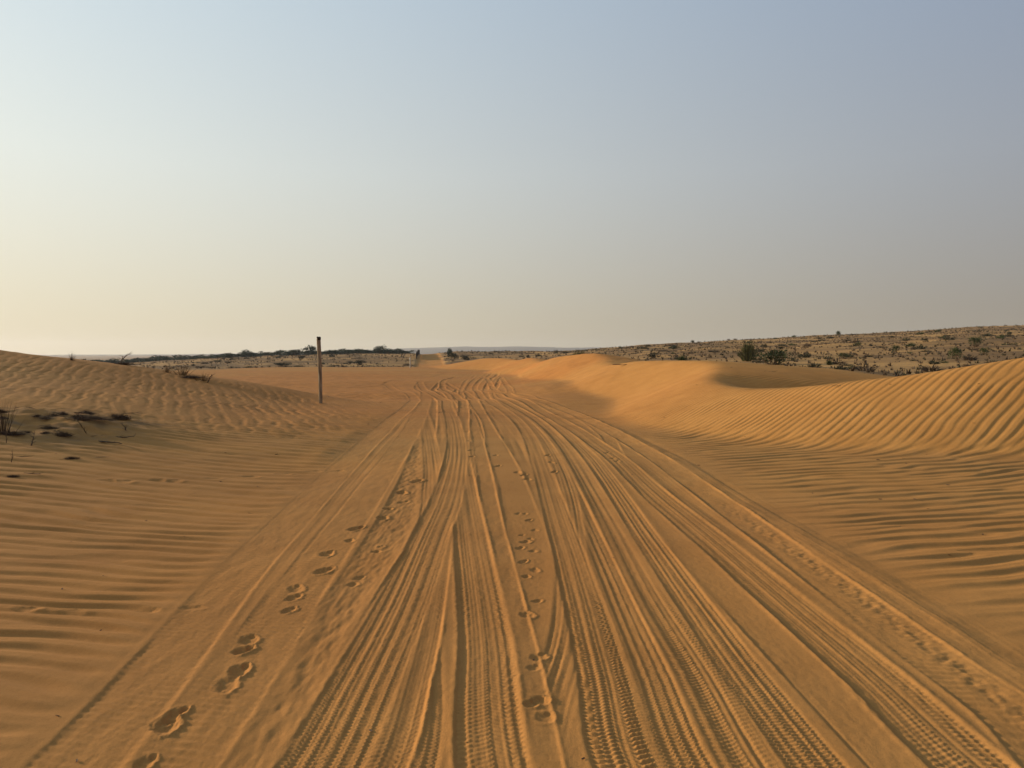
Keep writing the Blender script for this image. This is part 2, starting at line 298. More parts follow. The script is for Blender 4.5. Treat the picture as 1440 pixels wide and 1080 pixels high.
def scrub_mask(x, y):
    """1 where the shrub country is"""
    r = np.hypot(x, y); a = x / np.maximum(y, 1)
    n = fbm(x / 9, y / 9, 41, 2) * 8
    m1 = sstep(-3, 3, r - 97 - n * .6)                                     # beyond the plain
    edge = np.interp(y, [18, 24, 30, 36, 44, 50, 56, 64, 72, 80, 90, 100], [14.5, 12.8, 12.6, 12.0, 12.0, 10.5, 9, 7.5, 5.5, 5, 1, -6])
    m2 = sstep(-.6, 1.2, x - edge - n * .12) * sstep(19, 24, y - n * .2)   # behind the right dunes
    edl = np.interp(y, [40, 60, 75, 100], [-60, -40, -30, -26])
    m3 = sstep(0, 3, edl - x + n * .2) * sstep(38, 50, y)
    return np.maximum(np.maximum(m1, m2 * (y > 0)), m3 * (y > 0))
XL = hermite([1.5, 3, 5.5, 8, 12.7, 18.9, 23.5, 27.5, 32.5, 37, 43, 60, 90], [-2.05, -2.02, -2.25, -2.45, -2.78, -3.15, -3.4, -3.7, -4.5, -5.7, -7.2, -6, -6])
XR = hermite([1.5, 3.4, 5.7, 8.1, 11.9, 17, 23.8, 27.6, 33.3, 45, 60, 90], [2.6, 2.75, 2.8, 2.75, 2.7, 2.45, 1.75, 1.2, .6, .5, -.2, -4])
def ripple(x, y, phi, beta, cl, cs, seed, sharp=0.):
    """wind ripples with forks: phase phi (radians) disturbed by complex noise; cl, cs = noise size along / across the crests"""
    n1 = noise(x / cl, y / cs, seed); n2 = noise(x / cl + 31.7, y / cs - 12.9, seed + 1)
    re = 1 + beta * n1; im = beta * n2
    th = phi + np.arctan2(im, re) + 2.4 * noise(x / (cl * 1.6), y / (cs * 2.6), seed + 2) + 1.3 * noise(x / (cl * 5), y / (cs * 7), seed + 3)
    am = np.clip(.25 + .75 * np.hypot(re, im), 0, 1.1)
    th = -th                                  # rounded back, short steep lee towards the camera
    g0 = np.sin(th - .75 * np.sin(th)) + .30 * np.sin(2 * th + .8)
    t2 = th - .55 * np.sin(th) - 1.2
    g1 = 1.1 - 2.6 * np.abs(np.sin(t2 / 2)) ** .85
    return am * (g0 * (1 - sharp) + g1 * sharp)
def detail(x, y, sp, da):
    """ripples, wheel tracks and prints: height to add, sp = local mesh spacing"""
    r = np.hypot(x, y)
    h = np.zeros(x.shape); n = x.shape
    sm = 1 - scrub_mask(x, y)
    road = sstep(-.12, .06, x - XL(y)) * sstep(.22, -.05, x - XR(y)) * sstep(80, 62, y) * sstep(.5, .8, y + 0 * x)
    road = np.where(y > 0, road, sstep(2.6, 2.3, np.abs(x)))
    free = sm * (1 - road)
    # ---- ripples, right hand side
    tab = np.linspace(-30, 90, 6000)
    yy = y - .22 * (x - 3.5) - .10 * (x - 3.0) * sstep(9, 4, y) - .10 * np.maximum(x - 3, 0) * sstep(8, 13, y) + .25 * noise(x / 3.1, y / 3.1, 99) + .10 * noise(x / .8, y / 1.0, 97)
    cum = np.cumsum(1 / np.interp(tab, [2, 5, 8, 12, 16, 30], [.24, .26, .28, .28, .27, .30])) * (tab[1] - tab[0])
    rf = ripple(x, y, 2 * np.pi * np.interp(yy, tab, cum), 2.8, 1.0, .42, 101)
    # on the flank the crests run up the slope
    yf = y - .70 * x + .012 * (x - 6) ** 2 + .35 * noise(x / 4.3, y / 4.3, 98)
    rs_ = ripple(x, y, 2 * np.pi * yf / np.interp(y, [12, 16, 22, 32], [.18, .19, .20, .21]).mean(), 1.7, 1.3, .55, 141)
    k = sstep(.03, .30, da) * (y < 30)
    rr = rf * (1 - k) + rs_ * k * .70
    patch = .85 + .8 * fbm(x / 2.6, y / 1.7, 130, 2)
    amp = .0125 * np.clip(patch, .75, 1.25) * np.interp(y, [0, 6, 11, 14, 20, 30, 45], [1.0, 1.0, .95, .9, .85, .6, .25])
    near = sstep(-.1, 1.0, x - XR(y))
    smooth = 1 - .85 * sstep(20, 27, y) * sstep(7, 4, x)
    rightm = sstep(-1, .6, x - .5 * (XL(y) + XR(y)))
    h += free * rightm * rr * amp * near * smooth
    # ---- ripples, left hand side
    bl = .10 * x - .55 * (x + 5) * sstep(11, 20, y) * sstep(-3, -8, x)
    yl = y + bl + .09 * noise(x / .8, y / 1.0, 96) + .3 * noise(x / 3.4, y / 3.0, 95)
    tl = np.cumsum(1 / np.interp(tab, [2, 5, 9, 14, 22, 40], [.18, .20, .30, .35, .38, .42])) * (tab[1] - tab[0])
    pl = 2 * np.pi * np.interp(yl, tab, tl)
    rl = ripple(x, y, pl, 2.8, 1.1, .46, 201)
    cross = sstep(13, 17, y) * sstep(-2, -6, x)
    r2 = ripple(y, x, 2 * np.pi * (x * .95 + .42 * y) / .34, 2.8, .65, .5, 221)
    pat = np.clip(.8 + .9 * fbm(x / 3.1, y / 1.9, 230, 2), .45, 1.4)
    ampl = .0125 * pat * np.interp(y, [0, 6, 11, 14, 20, 26, 60], [.85, .95, 1.2, 1.3, 1.5, 1.5, 1.2])
    crest_soft = 1 - .8 * np.exp(-((y - LY(x) + .4) / 1.1) ** 2)
    leftm = 1 - rightm
    h += free * leftm * (rl * ampl * (1 - .65 * cross) + r2 * ampl * .5 * cross) * crest_soft * sstep(0, .35, XL(y) - x)
    fade = np.clip(1.6 - sp / .11, 0, 1)
    h *= fade
    h += free * .006 * fbm(x / .5, y / .4, 260, 2) * sstep(45, 20, r)
    h += free * .030 * fbm(x / .9, y / .8, 262, 3) * sstep(26, 34, r) * sstep(110, 70, r)
    # low bank where the left dune meets the driven sand
    bk = XL(y) - x
    h += .028 * sstep(-.02, .42, bk) * (1 + noise(x / 1.5, y / 1.5, 277)) * sstep(3.6, .8, bk) * sstep(8.5, 13, y) * sstep(24, 19, y)
    # hummocks round the dead plants
    m = np.exp(-((x + 7.8) / 1.5) ** 2 - ((y - 13.0) / 1.9) ** 2)
    h = h * (1 - .75 * m) + m * (.11 * fbm(x / .75, y / .5, 270, 3) + .03)
    # ---- the driven ground
    mk = road > 0.001
    xr, yr = x[mk], y[mk]; spr = sp[mk]; rd = road[mk]
    w = np.maximum(XR(yr) - XL(yr), .5); q = (xr - XL(yr)) / w * 4.7
    far1 = sstep(40, 14, yr); nearf = sstep(13, 7, yr)
    hr = .007 * fbm(q / .30, yr / 7, 301, 3) + .0055 * (.35 - np.abs(noise(q / .11, yr / 6, 305))) + .0045 * (.35 - np.abs(noise(q / .05, yr / 5, 307))) * far1
    hr += .0035 * noise(q / .035, yr / 2.4, 311) * nearf + .006 * noise(q / .08, yr / 3.4, 312) * far1
    hr += .0016 * fbm(xr / .05, yr / .06, 313, 2) * nearf
    hr += .020 * noise(xr / 1.6, yr / 4.0, 315)
    hr -= .012
    prn = np.clip(.65 + 2.2 * noise(xr / 1.1, yr / 2.0, 317), .05, 1)
    rng = np.random.RandomState(4)
    order = [20, 2, 6, 12, 14, 9, 11, 13, 3, 5, 19, 17, 1, 0, 16, 10, 15, 8, 7, 4]
    for oi in order:
        kind, hw, pts = TRACKS[oi]
        c = hermite([p[1] for p in pts], [p[0] for p in pts])
        y0, y1 = pts[0][1], pts[-1][1]
        sl = (c(yr + .05) - c(yr - .05)) / .1
        lat = (xr - c(yr)) / np.sqrt(1 + sl * sl)
        sel = (np.abs(lat) < hw * 2.0) & (yr < y1 + 2) & (yr > (y0 - 1 if y0 > 3.3 else -99))
        if not sel.any(): continue
        X = xr[sel]; Y = yr[sel]; la = lat[sel]; s = Y * np.sqrt(1 + sl[sel] ** 2)
        endm = sstep(y1 + 1.5, y1 - 1.5, Y) * (sstep(y0 - .8, y0 + .8, Y) if y0 > 3.3 else 1)
        sd = 400 + oi * 7
        u = la / hw + .05 * noise(s / 1.3, Y * 0 + oi, sd) + .04 * noise(X / .05, Y / .07, sd + 1)
        au = np.abs(u)
        d = {'smooth': .006, 'rib': .010, 'lug': .010, 'rough': .010, 'soft': .007}[kind] * (.8 + .5 * rng.rand())
        d = d * (1 + .6 * noise(s / 2.2, Y * 0 + 3.3 + oi, sd + 2)) * np.interp(Y, [3, 12, 25, 40, 60], [.85, .95, 1.6, 2.3, 2.6])
        nf = sstep(12, 6.5, Y) * np.clip(1.5 - spr[sel] / .02, 0, 1)
        z = -d + 0 * u
        if kind == 'smooth':
            z += .0035 * np.sin(2 * np.pi * (s + .25 * la + .02 * noise(X / .12, Y / .3, sd + 3)) / .062 ) * np.clip(.6 + noise(X / .3, Y / .5, sd + 4), 0, 1) * nf
            z += .004 * noise(X / .1, Y / .3, sd + 5)
        if kind in ('rib', 'lug'):
            nr = 4.2 if kind == 'rib' else 2.4
            z += .0045 * noise(la / .020 + oi * 9.1, s / 7, sd + 12) * sstep(28, 12, Y) + .004 * noise(la / .05, s / 3, sd + 13)
            z += (.0020 if kind == 'rib' else .0012) * np.cos(np.pi * nr * u * 1.15) * sstep(.98, .8, au) * sstep(32, 18, Y)
        if kind == 'rib':
            z += .0028 * np.sin(2 * np.pi * (s + .03 * np.sign(u)) / .030) * sstep(.15, .3, np.abs(np.sin(np.pi * nr * u * 1.15 / 2))) * nf
        if kind == 'lug':
            p = .036 + .008 * rng.rand()
            ch = np.sin(2 * np.pi * (s + .30 * hw * au * (1 if oi % 2 else -1)) / p)
            lug = np.clip(ch * 2.2, -1, 1)
            z += nf * prn[sel] * (.0045 * lug * sstep(.5, .62, au) * sstep(1.02, .9, au) + .0028 * np.sin(2 * np.pi * (s * np.sign(u) * .9 + .4 * la) / p / .8) * sstep(.55, .4, au))
        if kind == 'rough':
            z += .008 * fbm(X / .07, Y / .25, sd + 6, 2)
        z += .0016 * fbm(X / .04, Y / .09, sd + 8, 2) * nearf[sel]
        M = (1 - sstep(.88, 1.10, au)) * endm
        bw = np.clip(.8 + 1.3 * noise(s / .9, Y * 0 + oi * 3.1 + np.sign(u), sd + 9), .15, 1.8)
        bh = (.002 + .0065 * rng.rand() ** 1.5) * np.interp(Y, [3, 12, 25, 45], [.85, 1.1, 2.0, 3.0])
        berm = bh * bw * np.exp(-((au - 1.13) / .12) ** 2) * endm * (1 + .5 * noise(X / .05, Y / .06, sd + 10) * nearf[sel])
        cur = hr[sel]
        cur = cur * (1 - .55 * np.exp(-((au - 1.25) / .35) ** 2) * endm) + berm
        hr[sel] = cur * (1 - M) + z * M
    h[mk] = h[mk] * (1 - rd) + hr * rd
    # shoulder of pushed-up sand along the right edge, its rim crumbled
    e = x - (2.52 + (XR(y) - 2.72))
    rim = .022 * np.exp(-((e - .10 - .03 * noise(x / .3, y / .12, 520)) / .16) ** 2) * sstep(34, 18, y) * (y > 0)
    h += rim * (1 + .5 * noise(x / .25, y / .5, 521))
    h += .012 * fbm(x / .09, y / .07, 522, 2) * np.exp(-((e + .16) / .07) ** 2) * sstep(11, 6, y) * (y > 0)
    # ---- prints
    for i, (px, py) in enumerate(DEEP_PRINTS + SHALLOW_PRINTS):
        if i < 19: a, b, d = .052, .075, .030
        elif i < len(DEEP_PRINTS): a, b, d = .038, .045, .018
        else: a, b, d = .10, .045, .014
        if py > 9: a *= 1.3; b *= 1.8; d *= 1.5
        v_ = math.sin(i * 12.9898) * 43758.5453 % 1; a *= .65 + .4 * v_; b *= .6 + .5 * (v_ * 7 % 1); d *= .40 + .38 * (v_ * 13 % 1)
        s_ = np.nonzero((np.abs(x - px) < a * 3.4) & (np.abs(y - py) < b * 3.4))[0]
        if len(s_) == 0: continue
        X = x[s_] - px; Y = y[s_] - py
        X = X + .25 * Y * math.sin(i * 2.3)
        rho = np.hypot(X / a, Y / b) * (1 + .22 * noise(x[s_] / (a * 1.3), y[s_] / (b * 1.3), 600 + i))
        rho = np.minimum(rho, np.hypot((X - a * .35) / (a * .6), (Y - b * .95) / (b * .5)) * 1.05 + .12)
        rho = rho * (1 + .16 * fbm(x[s_] / .022, y[s_] / .03, 640 + i, 2))
        h[s_] += .16 * d * fbm(x[s_] / .03, y[s_] / .04, 660 + i, 2) * np.exp(-(rho / 1.6) ** 4)
        h[s_] += -d * np.exp(-rho ** 3.2) + .22 * d * np.exp(-((rho - 1.45) / .32) ** 2) * (1 + .6 * np.clip(X / a, -1, 1))
    return h, road, sm
# ------------------------------------------------------------------ materials
def new_mat(name):
    m = bpy.data.materials.new(name); m.use_nodes = True
    t = m.node_tree; t.nodes.clear()
    o = t.nodes.new('ShaderNodeOutputMaterial'); b = t.nodes.new('ShaderNodeBsdfPrincipled')
    t.links.new(b.outputs[0], o.inputs[0]); b.inputs['Roughness'].default_value = .95
    b.inputs['Specular IOR Level'].default_value = .15
    return m, t, b
def sand_material():
    m, t, b = new_mat("sand"); n = t.nodes.new; l = t.links.new
    geo = n('ShaderNodeNewGeometry')
    def nz(scale, detail=2, rough=.5):
        q = n('ShaderNodeTexNoise'); q.inputs['Scale'].default_value = scale; q.inputs['Detail'].default_value = detail
        q.inputs['Roughness'].default_value = rough; l(geo.outputs['Position'], q.inputs['Vector']); return q.outputs[0]
    def mix(f, a, c, mode='MIX'):
        q = n('ShaderNodeMix'); q.data_type = 'RGBA'; q.blend_type = mode
        for s, v in ((0, f), (6, a), (7, c)):
            if isinstance(v, (int, float)): q.inputs[s].default_value = v
            elif isinstance(v, tuple): q.inputs[s].default_value = (*v, 1)
            else: l(v, q.inputs[s])
        return q.outputs[2]
    def rmp(v, a, c, lo=0, hi=1):
        q = n('ShaderNodeMapRange'); q.inputs[1].default_value = a; q.inputs[2].default_value = c
        q.inputs[3].default_value = lo; q.inputs[4].default_value = hi; l(v, q.inputs[0]); return q.outputs[0]
    at = n('ShaderNodeAttribute'); at.attribute_name = 'ground'; sp = n('ShaderNodeSeparateColor'); l(at.outputs['Color'], sp.inputs[0])
    scrub, tint, greyed = sp.outputs[0], sp.outputs[1], sp.outputs[2]
    col = mix(tint, SAND_A, SAND_B)
    col = mix(rmp(nz(1.3, 3), .35, .65), col, mix(1.0, col, (.90, .88, .86), 'MULTIPLY'))
    col = mix(greyed, col, mix(1.0, col, (.79, .815, .93), 'MULTIPLY'))   # greyer sand
    # single darker and lighter grains
    gr = nz(420, 2, .7); col = mix(rmp(gr, .42, .62, .0, .28), mix(1.0, col, (.86, .84, .82), 'MULTIPLY'), mix(1.0, col, (1.12, 1.12, 1.1), 'MULTIPLY'))
    col = mix(rmp(nz(75, 3, .75), .46, .70, 0, .55), col, mix(1.0, col, (.80, .78, .76), 'MULTIPLY'))
    col = mix(rmp(nz(9, 4, .7), .50, .72, 0, .40), col, mix(1.0, col, (.88, .86, .84), 'MULTIPLY'))
    # soil of the shrub country: grey-brown litter between patches of bare sand
    soil = mix(rmp(nz(.55, 4, .65), .38, .60), (.19, .102, .040), (.30, .162, .058))
    soil = mix(rmp(nz(.06, 3, .6), .46, .62), soil, (.50, .265, .085))
    soil = mix(rmp(nz(3.5, 3, .7), .50, .62, 0, .6), soil, (.13, .095, .06))
    col = mix(scrub, col, soil)
    l(col, b.inputs['Base Color'])
    bp = n('ShaderNodeBump'); bp.inputs['Strength'].default_value = .55; bp.inputs['Distance'].default_value = .004
    l(nz(160, 3, .65), bp.inputs['Height'])
    bp2 = n('ShaderNodeBump'); bp2.inputs['Strength'].default_value = .14; bp2.inputs['Distance'].default_value = .02
    l(nz(18, 3, .6), bp2.inputs['Height']); l(bp.outputs[0], bp2.inputs['Normal'])
    l(bp2.outputs[0], b.inputs['Normal'])
    b.inputs['Roughness'].default_value = 1.0; b.inputs['Specular IOR Level'].default_value = .05
    return m
SAND_A, SAND_B = (.60, .280, .074), (.60, .246, .062)
SAND = sand_material()
def plant_material(name, c1, c2, scale=6.0, trans=.0):
    m, t, b = new_mat(name); n = t.nodes.new; l = t.links.new
    tc = n('ShaderNodeTexCoord'); nz = n('ShaderNodeTexNoise'); nz.inputs['Scale'].default_value = scale
    l(tc.outputs['Object'], nz.inputs['Vector'])
    oi = n('ShaderNodeObjectInfo'); ad = n('ShaderNodeMath'); ad.operation = 'ADD'; l(nz.outputs[0], ad.inputs[0]); l(oi.outputs['Random'], ad.inputs[1])
    mr = n('ShaderNodeMapRange'); mr.inputs[1].default_value = .4; mr.inputs[2].default_value = 1.6; l(ad.outputs[0], mr.inputs[0])
    mx = n('ShaderNodeMix'); mx.data_type = 'RGBA'; l(mr.outputs[0], mx.inputs[0])
    mx.inputs[6].default_value = (*c1, 1); mx.inputs[7].default_value = (*c2, 1); l(mx.outputs[2], b.inputs['Base Color'])
    return m
M_GREEN = plant_material("desert_green", (.045, .060, .022), (.075, .085, .030))
M_DARK = plant_material("dark_shrub", (.040, .044, .022), (.070, .062, .032))
M_OLIVE = plant_material("olive_broom", (.085, .085, .030), (.12, .105, .035))
M_DRY = plant_material("dry_shrub_stems", (.10, .07, .042), (.16, .11, .065))
M_TWIG = plant_material("dead_twig_bark", (.075, .042, .022), (.14, .085, .045), 20)
M_GOLD = plant_material("dry_golden_grass", (.20, .12, .045), (.30, .18, .07), 20)
M_TREE = plant_material("tree_leaves", (.035, .055, .030), (.055, .075, .038), .8)

col = scene.collection
def tag(o, label=None, cat=None, group=None, kind=None):
    if label: o['label'] = label
    if cat: o['category'] = cat
    if group: o['group'] = group
    if kind: o['kind'] = kind
    return o
def mesh_np(name, V, Fq, mat, smooth=False):
    """mesh from numpy: V (n,3), Fq (m,k) all of one size"""
    me = bpy.data.meshes.new(name)
    V = np.asarray(V, np.float32); Fq = np.asarray(Fq, np.int32); k = Fq.shape[1]
    me.vertices.add(len(V)); me.vertices.foreach_set('co', V.ravel())
    me.loops.add(Fq.size); me.loops.foreach_set('vertex_index', Fq.ravel())
    me.polygons.add(len(Fq)); me.polygons.foreach_set('loop_start', np.arange(0, Fq.size, k, dtype=np.int32))
    if smooth: me.polygons.foreach_set('use_smooth', np.ones(len(Fq), bool))
    me.materials.append(mat); me.update(calc_edges=True)
    return me
def link(name, me, parent=None, loc=(0, 0, 0)):
    o = bpy.data.objects.new(name, me); col.objects.link(o); o.location = loc
    if parent: o.parent = parent
    return o

# ------------------------------------------------------------------ ground sheet
th = np.linspace(-36.5, 36.5, NCOL)
step = 73.0 / (NCOL - 1); outer = []; a = 36.5
while a < 180:
    step = min(step * 1.22, 4.0); a += step
    if a < 178: outer.append(a)
outer.append(180.0)
th = np.radians(np.concatenate([-np.array(outer)[::-1], th, outer[:-1]]))   # -180 .. <180, closed ring
rs = list(np.arange(.25, 2.4, .09)); r = 2.4
while r < 5800:
    rs.append(r)
    r += r * np.interp(r, [2.4, 3.2, 8, 35, 42, 100, 110, 400, 800], [.006, .0030, .0031, .0040, .0080, .0085, .014, .018, .035])
rs = np.array(rs)
RR, TH = np.meshgrid(rs, th, indexing='ij')
GX, GY = (RR * np.sin(TH)), (RR * np.cos(TH))
x = GX.ravel(); y = GY.ravel()
dr = np.gradient(rs); dth = np.gradient(th)
SP = np.minimum(.5, np.maximum(dr[:, None] + 0 * TH, RR * np.abs(dth)[None, :])).ravel()
z = base(x, y)
near = np.hypot(x, y) < 75
roadm = np.zeros(x.shape); sm = 1 - scrub_mask(x, y)
DA = np.zeros_like(x); nb = (np.abs(x) < 60) & (y > 5) & (y < 110) & (x / np.maximum(y, 1) > -.3)
tmp = np.zeros(nb.sum())
for D in DUNES: tmp = np.maximum(tmp, dune_add(x[nb], y[nb], D))
DA[nb] = tmp
dh, rdm, _ = detail(x[near], y[near], SP[near], DA[near])
z[near] += dh; roadm[near] = rdm
# ---- the distant sand road that climbs the rise
def far_road(x, y):
    c = hermite([88, 110, 150, 200, 260, 330, 420], [-9, -10.8, -15.8, -21.3, -28, -35.5, -45])(y)
    return sstep(4.2, 3.0, np.abs(x - c)) * sstep(92, 100, y) * sstep(460, 400, y)
fr = far_road(x, y) * (y > 0)
z -= .25 * fr
nr, nc = RR.shape
# normals of the whole sheet, kept on every piece so that no seam shows
Pm = np.stack([x, y, z], 1).reshape(nr, nc, 3)
tr = np.gradient(Pm, axis=0); tt = (np.roll(Pm, -1, 1) - np.roll(Pm, 1, 1))
nn = np.cross(tt, tr); nn /= np.linalg.norm(nn, axis=2, keepdims=True); nn *= np.sign(nn[..., 2:3] + 1e-12)
nn = nn.reshape(-1, 3)
# vertex colour: scrub soil, redder sand, greyer sand
tint = np.clip(.25 + 1.1 * fbm(x / 14, y / 9, 700, 2) + .9 * np.exp(-((x + 12) / 16) ** 2 - ((y - 50) / 22) ** 2) - .35 * sstep(3, 9, -x) * sstep(30, 22, y), 0, 1)
scr = np.clip((1 - sm) * (1 - fr), 0, 1)
scr = np.maximum(scr, .75 * np.exp(-((x + 7.7) / 1.5) ** 4 - ((y - 13.1) / 1.9) ** 4) * np.clip(.7 + 1.5 * fbm(x / .5, y / .5, 730, 3), 0, 1))   # litter round the dead plants
dull = .85 * sstep(2.2, 4.5, -x) * sstep(2, -2, y - LY(x)) * (.7 + .6 * fbm(x / 4, y / 3, 720, 2))  # greyer colour over the near flank of the left dune
flat = .75 * sstep(.10, .02, DA) * sstep(118, 96, y) * (.75 + .5 * fbm(x / 3, y / 2.2, 733, 3))      # duller, greyer colour wherever the right dune chain does not rise
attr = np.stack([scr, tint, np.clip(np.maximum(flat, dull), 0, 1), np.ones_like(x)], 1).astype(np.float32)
# regions by face centre
fi, fj = np.meshgrid(np.arange(nr - 1), np.arange(nc), indexing='ij')
v00 = (fi * nc + fj).ravel(); v01 = (fi * nc + (fj + 1) % nc).ravel(); v11 = ((fi + 1) * nc + (fj + 1) % nc).ravel(); v10 = ((fi + 1) * nc + fj).ravel()
Q = np.stack([v00, v01, v11, v10], 1)
cxs, cys = x[v00], y[v00]
dune_amt = DA[v00]
region = np.full(len(v00), 4)                                  # 4 sand plain
region[sm[v00] < .5] = 3                                        # 3 scrubland
region[fr[v00] > .5] = 5                                        # 5 far road
region[(dune_amt > .02) & (region == 4)] = 1                    # 1 right dune
region[(region == 4) & (LZ(cxs) > .03) & (cxs < -3.0) & (cys > 3) & (cys < LY(cxs) + 3)] = 2   # 2 left dune
region[(roadm[v00] > .5)] = 0                                   # 0 track
NAMES = {0: 'sand_track', 1: 'sand_dune', 2: 'sand_dune', 3: 'scrubland', 4: 'sand_plain', 5: 'dirt_road'}
allP = np.stack([x, y, z], 1)
for k, nm_ in NAMES.items():
    f = Q[region == k]
    if not len(f): continue
    used, inv = np.unique(f, return_inverse=True)
    me = mesh_np(nm_, allP[used], inv.reshape(-1, 4), SAND, True)
    ca = me.attributes.new('ground', 'FLOAT_COLOR', 'POINT'); ca.data.foreach_set('color', attr[used].ravel())
    me.normals_split_custom_set_from_vertices(nn[used].astype(np.float32))
    o = link(nm_, me); o['kind'] = 'structure'
# close the sheet right under the camera
c0 = bpy.data.meshes.new('ground'); ring = allP[:nc]
c0.from_pydata([tuple(p) for p in ring] + [(0, 0, float(ring[:, 2].mean()))], [], [(i, nc, (i + 1) % nc) for i in range(nc)]); c0.materials.append(SAND)
link('ground', c0)['kind'] = 'structure'
del Q, v00, v01, v11, v10, fi, fj, Pm, tr, tt, nn

def H(px, py): return float(base(np.array([px]), np.array([py]))[0])
def HF(px, py):
    h_ = H(px, py)
    if math.hypot(px, py) < 70:
        d_, _, _ = detail(np.array([px]), np.array([py]), np.array([.01]), np.zeros(1)); h_ += float(d_[0])
    return h_ - .25 * float(far_road(np.array([px]), np.array([py]))[0])

# ------------------------------------------------------------------ far hills
hx = np.linspace(-3000, 4200, 240); hy = np.linspace(4200, 5600, 30)
HX, HY = np.meshgrid(hx, hy)
env = np.interp(HX / 4900, [-.5, -.3, -.21, -.14, -.06, .02, .10, .2, .4, .6], [-8, -4, 10, 30, 42, 44, 40, 34, 16, 4])
HZ = -9 + (env + 9 + 9 * fbm(HX / 520, HY / 520, 800, 4)) * np.sin(np.clip((HY - 4200) / 1400, 0, 1) * np.pi) ** .6
hn = HX.shape[1]
F_ = [(j * hn + i, j * hn + i + 1, (j + 1) * hn + i + 1, (j + 1) * hn + i) for j in range(HX.shape[0] - 1) for i in range(hn - 1)]
M_HILL, t_, b_ = new_mat('hill_ground'); b_.inputs['Base Color'].default_value = (.20, .15, .10, 1)
hm = mesh_np('distant_hills', np.stack([HX.ravel(), HY.ravel(), HZ.ravel()], 1), F_, M_HILL, True)
link('distant_hills', hm)['kind'] = 'structure'

# ------------------------------------------------------------------ plants
def quads_mesh(name, quads, mat):
    V = np.array(quads, np.float32).reshape(-1, 3); return mesh_np(name, V, np.arange(len(V)).reshape(-1, 4), mat)
def blade(rng, p, d, ln, w, bend=.2, seg=2):
    """narrow leaf or twig made of seg quads"""
    d = Vector(d).normalized(); s = d.cross(Vector((rng.uniform(-1, 1), rng.uniform(-1, 1), .3))).normalized() * w
    q = []; a = Vector(p)
    for k in range(seg):
        b = a + d * (ln / seg); w1 = 1 - k / seg; w2 = max(.12, 1 - (k + 1) / seg)
        q.append([tuple(a - s * w1), tuple(a + s * w1), tuple(b + s * w2), tuple(b - s * w2)])
        a = b; d = (d + Vector((rng.uniform(-bend, bend), rng.uniform(-bend, bend), rng.uniform(-bend, bend * .4)))).normalized()
    return q, a
def tube(pts, rad, n=5):
    """quads of a tapered bent stick"""
    q = []; rings = []
    for i, p in enumerate(pts):
        p = Vector(p); d = (Vector(pts[min(i + 1, len(pts) - 1)]) - Vector(pts[max(i - 1, 0)])).normalized()
        u = d.cross(Vector((.31, .17, .94))).normalized() if abs(d.z) < .9 else d.cross(Vector((1, 0, 0))).normalized(); v = d.cross(u)
        rings.append([tuple(p + (u * math.cos(a) + v * math.sin(a)) * rad[i]) for a in [2 * math.pi * k / n for k in range(n)]])
    for A, B in zip(rings[:-1], rings[1:]):
        for k in range(n): q.append([A[k], A[(k + 1) % n], B[(k + 1) % n], B[k]])
    return q
def stems_mesh(name, rng, n, h, spread, rad, mat):
    q = []
    for k in range(n):
        a = rng.uniform(0, 6.283); e = rng.uniform(.2, 1) * spread
        p = Vector((rng.uniform(-.06, .06), rng.uniform(-.06, .06), -.05)); pts = [tuple(p)]
        for s in range(3):
            p = p + Vector((math.cos(a) * e, math.sin(a) * e, 1)).normalized() * h / 3; a += rng.uniform(-.5, .5); pts.append(tuple(p))
        q += tube(pts, [rad, rad * .8, rad * .55, rad * .25], 4)
    return quads_mesh(name, q, mat)
def shrub_meshes(kind, seed, mat):
    """unit shrub about 1 wide and 1 high: foliage + branches"""
    rng = random.Random(seed); q = []
    if kind == 'broom':                      # upright sprays
        for k in range(520):
            a = rng.uniform(0, 6.283); rr = abs(rng.gauss(0, .2)); b = (math.cos(a) * rr * .8, math.sin(a) * rr * .8, rng.uniform(.0, .55) * (1 - rr))
            d = (math.cos(a) * (.25 + rr) + rng.gauss(0, .2), math.sin(a) * (.25 + rr) + rng.gauss(0, .2), 1.0)
            q += blade(rng, b, d, rng.uniform(.25, .5), .012, .25)[0]
    else:
        lumps = []
        for k in range(9 if kind == 'wide' else 6):
            a = rng.uniform(0, 6.283); rr = rng.uniform(.05, .33); hh = (.30 if kind == 'wide' else .45) + rng.uniform(-.1, .22) * (1.2 - rr)
            lumps.append((math.cos(a) * rr, math.sin(a) * rr, hh, rng.uniform(.14, .24)))
        for k in range(640):
            lx, ly, lz, lr = rng.choice(lumps)
            v = Vector((rng.gauss(0, 1), rng.gauss(0, 1), rng.gauss(0, 1))).normalized() * lr * rng.uniform(.5, 1.05)
            p = Vector((lx, ly, lz)) + Vector((v.x, v.y, v.z * 1.25))
            if p.z < .0: p.z = rng.uniform(.0, .15)
            q += blade(rng, p, v + Vector((0, 0, .12)), rng.uniform(.05, .11), .017, .3, 1)[0]
        for k in range(90):                  # sprigs that stick out
            lx, ly, lz, lr = rng.choice(lumps); v = Vector((rng.gauss(0, .7), rng.gauss(0, .7), rng.uniform(.2, 1))).normalized()
            q += blade(rng, Vector((lx, ly, lz)) + v * lr * .8, v, rng.uniform(.1, .2), .008, .2, 2)[0]
    fm = quads_mesh(kind + '_foliage', q, mat)
    bm_ = stems_mesh(kind + '_stems', rng, 12, .62, .9, .014, M_TWIG)
    return fm, bm_
PROTO = {('broom', 0): shrub_meshes('broom', 1, M_OLIVE), ('broom', 1): shrub_meshes('broom', 2, M_GREEN),
         ('wide', 0): shrub_meshes('wide', 3, M_GREEN), ('wide', 1): shrub_meshes('wide', 4, M_DARK),
         ('round', 0): shrub_meshes('round', 5, M_GREEN), ('round', 1): shrub_meshes('round', 6, M_DARK)}
